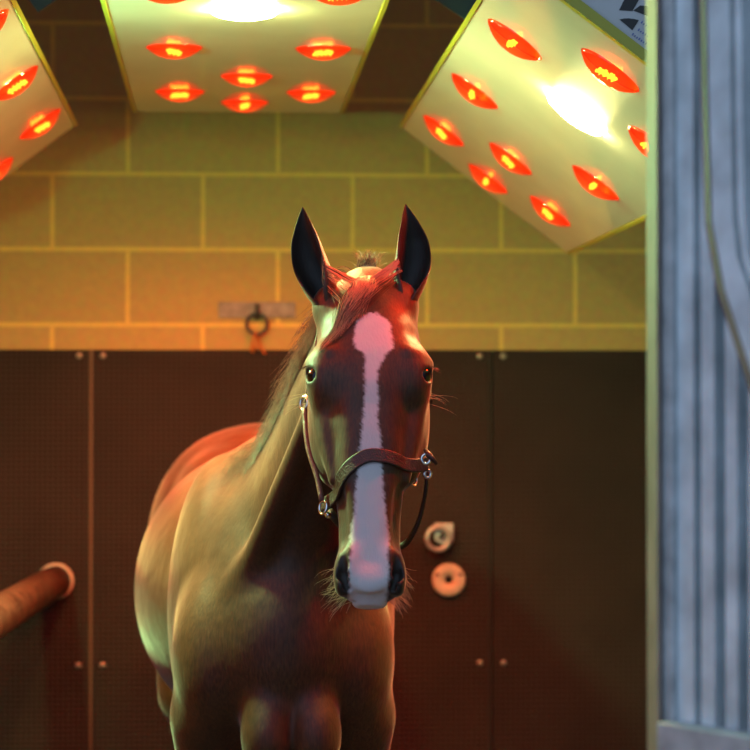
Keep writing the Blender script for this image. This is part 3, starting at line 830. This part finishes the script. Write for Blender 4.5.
# forelock
FL = []
for i in range(850):
    b, nn_ = snap(HEAD.w(rng.normal(-.004, .022), .0, rng.uniform(-.03, .005)), -.002)
    k = rng.uniform(0, 1)
    end_t = rng.uniform(.05, .10)+.07*k; end_u = -.006-.088*k-.010*rng.uniform(0, 1)
    tl = np.linspace(0, 1, 10); line = []
    b0 = HEAD.loc(*b)
    wob = rng.normal(0, .004)
    for q in tl:
        uu = b0[0]+(end_u-b0[0])*q**1.3+wob*math.sin(q*4); tt2 = b0[2]+(end_t-b0[2])*q
        pt, nn_ = snap(HEAD.w(uu, .075, tt2), .0)
        line.append(pt+nn_*(.002+.010*math.sin(math.pi*min(1, q*1.3))*rng.uniform(.5, 1)))
    FL.append(line)
for i in range(130):                       # tuft standing up between the ears
    b, nn_ = snap(HEAD.w(rng.normal(.0, .010), -.02, -.03), -.003)
    h_ = rng.uniform(.012, .034); dx = rng.normal(0, .010)
    FL.append(bez(b, b+V3(dx*.2, 0, h_*.4), b+V3(dx*.8, -.003, h_*.8), b+V3(dx*1.6+rng.normal(0, .003), -.006, h_), 7))
for i in range(26):
    b, nn_ = snap(HEAD.w(rng.uniform(-.06, -.02), -.03, -.01), 0)
    FL.append(bez(b, b+V3(-.012, 0, .012), b+V3(-.026, 0, .010), b+V3(-.045+rng.normal(0, .006), 0, -.012+rng.normal(0, .006)), 7))
M['streak'] = mat('sun_bleached_hair', (.50, .27, .14, 1), .45, spec=.5)
pick = [rng.uniform() < .30 for _ in FL]
fo = strands([l for l, q in zip(FL, pick) if not q], .00055).build('forelock', M['forelock'], horse, smooth=True)
strands([l+np.array([0, -.001, .0008]) if isinstance(l, np.ndarray) else [p_+V3(0, -.0012, .0008) for p_ in l] for l, q in zip(FL, pick) if q], .0006).build('light_hair', M['streak'], fo, smooth=True)['label'] = 'lighter tan hairs'
# whiskers
for s in (-1, 1):
    WL = []
    for i in range(95):
        b, nn_ = snap(HEAD.w(s*rng.uniform(.03, .05), rng.uniform(-.05, -.005), rng.uniform(.54, .605)), -.001)
        d_ = HU*s*rng.uniform(.6, 1)+HT0*rng.uniform(.0, .9)+HV0*rng.normal(0, .3); d_ /= np.linalg.norm(d_)
        ln = rng.uniform(.012, .040 if s > 0 else .050)
        WL.append(bez(b, b+d_*ln*.4, b+d_*ln*.8+V3(0, 0, -.003), b+d_*ln+V3(0, 0, -.007+rng.normal(0, .004)), 6))
    strands(WL, .00042).build('whisker_hair', M['whisker'], horse, smooth=True)
    WL = []
    for i in range(6):                     # long feelers below the eye
        b, nn_ = snap(HEAD.w(s*.11, .01, rng.uniform(.225, .25)), -.001)
        d_ = HU*s*1+HT0*rng.uniform(.1, .6)+HV0*rng.uniform(.0, .5); d_ /= np.linalg.norm(d_); ln = rng.uniform(.03, .055)
        WL.append(bez(b, b+d_*ln*.4, b+d_*ln*.8, b+d_*ln+V3(0, 0, -.006), 6))
    strands(WL, .00030).build('feeler_hair', M['whisker'], horse, smooth=True)
    WL = []
    for i in range(16):                     # lashes
        b, nn_ = snap(HEAD.w(s*.118, .030+rng.uniform(-.014, .014), .184), .0)
        d_ = HU*s*.9+HT0*.45+HV0*rng.uniform(-.1, .6); d_ /= np.linalg.norm(d_); ln = rng.uniform(.010, .018)
        WL.append(bez(b, b+d_*ln*.4, b+d_*ln*.8, b+d_*ln, 5))
    strands(WL, .00034).build('eyelash_hair', M['mane'], horse, smooth=True)
# ear hair fringe inside the ears
tl_ = []
for i in range(160):                        # tail
    x = rng.normal(0, .022); b = V3(HX+x, 7.02+rng.normal(0, .01), 1.36)
    tl_.append(bez(b, b+V3(x*.3, .07, -.10), b+V3(x*1.2, .09+rng.normal(0, .02), -.5), b+V3(x*1.5, .06+rng.normal(0, .03), -.80+rng.normal(0, .05)), 8))
strands(tl_, .0028).build('tail', M['mane'], horse, smooth=True)

# ------------------------------------------------------------------ head collar
hal = empty('head_collar', HEAD.w(0, 0, .35), 'dark brown leather head collar with metal rings worn on the horse', 'head collar')
def ribbon(pts, nrms, w, th_):
    pts = np.asarray(pts); nr = np.asarray(nrms); tan = np.gradient(pts, axis=0); tan /= np.linalg.norm(tan, axis=1)[:, None]
    nr = nr-tan*(nr*tan).sum(1)[:, None]; nr /= np.linalg.norm(nr, axis=1)[:, None]
    b = np.cross(tan, nr); w = np.broadcast_to(w, (len(pts),))[:, None]
    prof = [(-.5, 0), (-.5, .7), (-.42, 1), (.42, 1), (.5, .7), (.5, 0)]
    V = np.vstack([[pts[i]+b[i]*w[i]*x+nr[i]*th_*y for x, y in prof] for i in range(len(pts))])
    k = len(prof); f = []
    for i in range(len(pts)-1):
        for q in range(k): l = (q+1) % k; f.append((i*k+q, i*k+l, (i+1)*k+l, (i+1)*k+q))
    f += [tuple(range(k)), tuple((len(pts)-1)*k+q for q in range(k-1, -1, -1))]
    return MB().add(V, f)
def smooth_path(p, it=3):
    p = np.array(p)
    for _ in range(it): p[1:-1] = (p[:-2]+2*p[1:-1]+p[2:])/4
    return p
# noseband: sweep rays round the nose in a slanted plane
tL, tR = .405, .350
nb_p, nb_n = [], []
for k in range(31):
    an = R(-70+k*130/30)                  # 0 = straight in front
    du, dv = math.sin(an), math.cos(an)
    tt2 = .372-.012*max(dv, 0)+(.060*abs(du)**1.4 if du < 0 else .004*du)
    o = HEAD.w(du*.3, -.02+dv*.3, tt2)
    d_ = -(HU*du+HV0*dv)
    h = bvh.ray_cast(Vector(o), Vector(d_), .5)
    if h[0] is None: continue
    nb_p.append(np.array(h[0])-d_*.0015); nb_n.append(-d_)
eL, eR = P(323, 505, 4.615), P(426.5, 464, 4.585)
fL, fR = nb_p[0], nb_p[-1]
nb_p = [eL, eL*.5+fL*.5-HU*.004]+nb_p+[eR*.5+fR*.5+HU*.004, eR]; nb_n = [-HU+HV0*.6]*2+nb_n+[HU+HV0*.6]*2
nb_p = smooth_path(nb_p, 4)
ribbon(nb_p, nb_n, .025, .0045).build('noseband', M['leather'], hal, smooth=False)
Lr, Rr = nb_p[0], nb_p[-1]
lr = P(322.5, 499, 4.60); rr_ = P(427.5, 457, 4.58)
def onface(u, v, t, off): 
    p, n = snap(HEAD.w(u, v, t), off); return p, n
def ring(c, n, r, w, name, up=HT0):
    n = np.asarray(n)/np.linalg.norm(n); a = up-n*(up@n); a /= np.linalg.norm(a); b = np.cross(n, a)
    return MB().tube([c+a*math.cos(q)*r*1.15+b*math.sin(q)*r for q in np.linspace(0, 2*math.pi, 24, endpoint=False)], w, 8, closed=True).build(name, M['chrome'], hal, smooth=True)
for s, t_end in ((-1, .372), (1, .342)):
    # cheek strap from the eye down to the noseband ring
    pp, nn2 = [], []
    te = [.235, .42 if s < 0 else .345]
    for q in np.linspace(0, 1, 16):
        tt2 = te[0]+(te[1]-te[0])*q
        vv = -.045+.03*q if s < 0 else -.085
        o = HEAD.w(s*.3, vv, tt2); h = bvh.ray_cast(Vector(o), Vector(-HU*s), .5)
        hp = np.array(h[0]) if h[0] is not None else HEAD.w(s*.07, vv, tt2)
        uo = max(abs(HEAD.loc(*hp)[0]), .112-.032*q) if s < 0 else min(abs(HEAD.loc(*hp)[0]), .094)
        pp.append(HEAD.w(s*(uo+.004), vv, tt2)); nn2.append(HU*s)
    pp = smooth_path(pp, 3)
    MB().tube(pp, .0052, 10, upv=HV0).build('cheek_strap', M['cheek_leather'], hal, smooth=True)
    ring(pp[0]-HT0*.010+HU*s*.001, HV0+HU*s*1.2, .0105, .0034, 'buckle')
    ring(pp[-1]+HT0*.012-HU*s*.002, HU*s+HV0*.8, .0105, .0026, 'metal_ring')
    if s < 0: LR = pp[-1]+HT0*.012
    else: RR = pp[-1]+HT0*.012
    # upper strap behind the eye, over the poll
    cr, cn = [], []
    for q in np.linspace(0, 1, 18):
        tt2 = .222-.235*q; vv = -.05-.055*q; uu = .3*(1-q**6)
        d_ = HU*s*(1-q**3)+(-HT0)*(q**3)+HV0*0
        o = HEAD.w(s*.0, vv, max(tt2, .05))+d_*.4; h = bvh.ray_cast(Vector(o), Vector(-d_/np.linalg.norm(d_)), .6)
        o = HEAD.w(s*.4, vv, tt2); h = bvh.ray_cast(Vector(o), Vector(-HU*s), .5)
        if h[0] is None or abs(HEAD.loc(*h[0])[0]) < .015: continue
        cr.append(np.array(h[0])+HU*s*.002); cn.append(HU*s)
    if len(cr) > 4:
        ribbon(smooth_path(cr, 3), cn, .020, .004).build('head_strap', M['leather'], hal)
# strap that hangs from the right ring behind the chin to the left ring
A0 = P(427, 466, 4.60); q1 = P(424, 500, 4.62); q2 = P(416, 528, 4.64); q3 = P(404, 545, 4.67)
pts = np.vstack([bez(A0, P(427.5, 480, 4.60), P(426, 494, 4.61), q1, 8), bez(q1, P(422.5, 510, 4.63), P(419, 522, 4.64), q2, 8)[1:], bez(q2, P(411, 538, 4.65), P(407, 543, 4.66), q3, 8)[1:],
                 bez(q3, P(392, 556, 4.70), P(352, 546, 4.70), P(330, 512, 4.64), 12)[1:]])
ww = np.r_[np.full(8, .0042), np.linspace(.0045, .0085, len(pts)-8)]
MB().tube(smooth_path(pts, 2), ww, 10, flat=.9).build('chin_strap', M['leather'], hal, smooth=True)
MB().tube([P(425, 450, 4.56), P(429, 455, 4.55), P(437, 464, 4.55)], [.0035, .006, .003], 8).build('strap_tip', M['leather'], hal, smooth=True)
ring(P(426, 459, 4.555), V3(0, -1, 0), .0075, .0030, 'metal_ring')
ring(P(427.5, 474, 4.59), V3(.3, -1, 0), .0060, .0030, 'metal_ring')
MB().lathe([(0, .0), (.006, .001), (.006, .006), (0, .008)], P(328, 515, 4.60), (0, -1, 0), 14).build('stud', M['chrome'], hal, smooth=True)

# ------------------------------------------------------------------ light
w = bpy.data.worlds.new('world'); SC.world = w; w.use_nodes = True
nt = w.node_tree
tcw = nt.nodes.new('ShaderNodeTexCoord'); dp = nt.nodes.new('ShaderNodeVectorMath'); dp.operation = 'DOT_PRODUCT'; dp.inputs[1].default_value = (-.62, -.40, .67)
nt.links.new(tcw.outputs['Generated'], dp.inputs[0])
mrw = nt.nodes.new('ShaderNodeMapRange'); mrw.inputs['From Min'].default_value = -.15; mrw.inputs['From Max'].default_value = .95; mrw.inputs['To Min'].default_value = .10; mrw.inputs['To Max'].default_value = 1.22
nt.links.new(dp.outputs['Value'], mrw.inputs['Value']); nt.links.new(mrw.outputs[0], nt.nodes['Background'].inputs[1])
bg = w.node_tree.nodes['Background']; bg.inputs[0].default_value = (.48, .69, 1.0, 1); bg.inputs[1].default_value = .55
SC.view_settings.view_transform = 'Standard'; SC.view_settings.look = 'None'
SC.view_settings.exposure = 0; SC.view_settings.gamma = 1
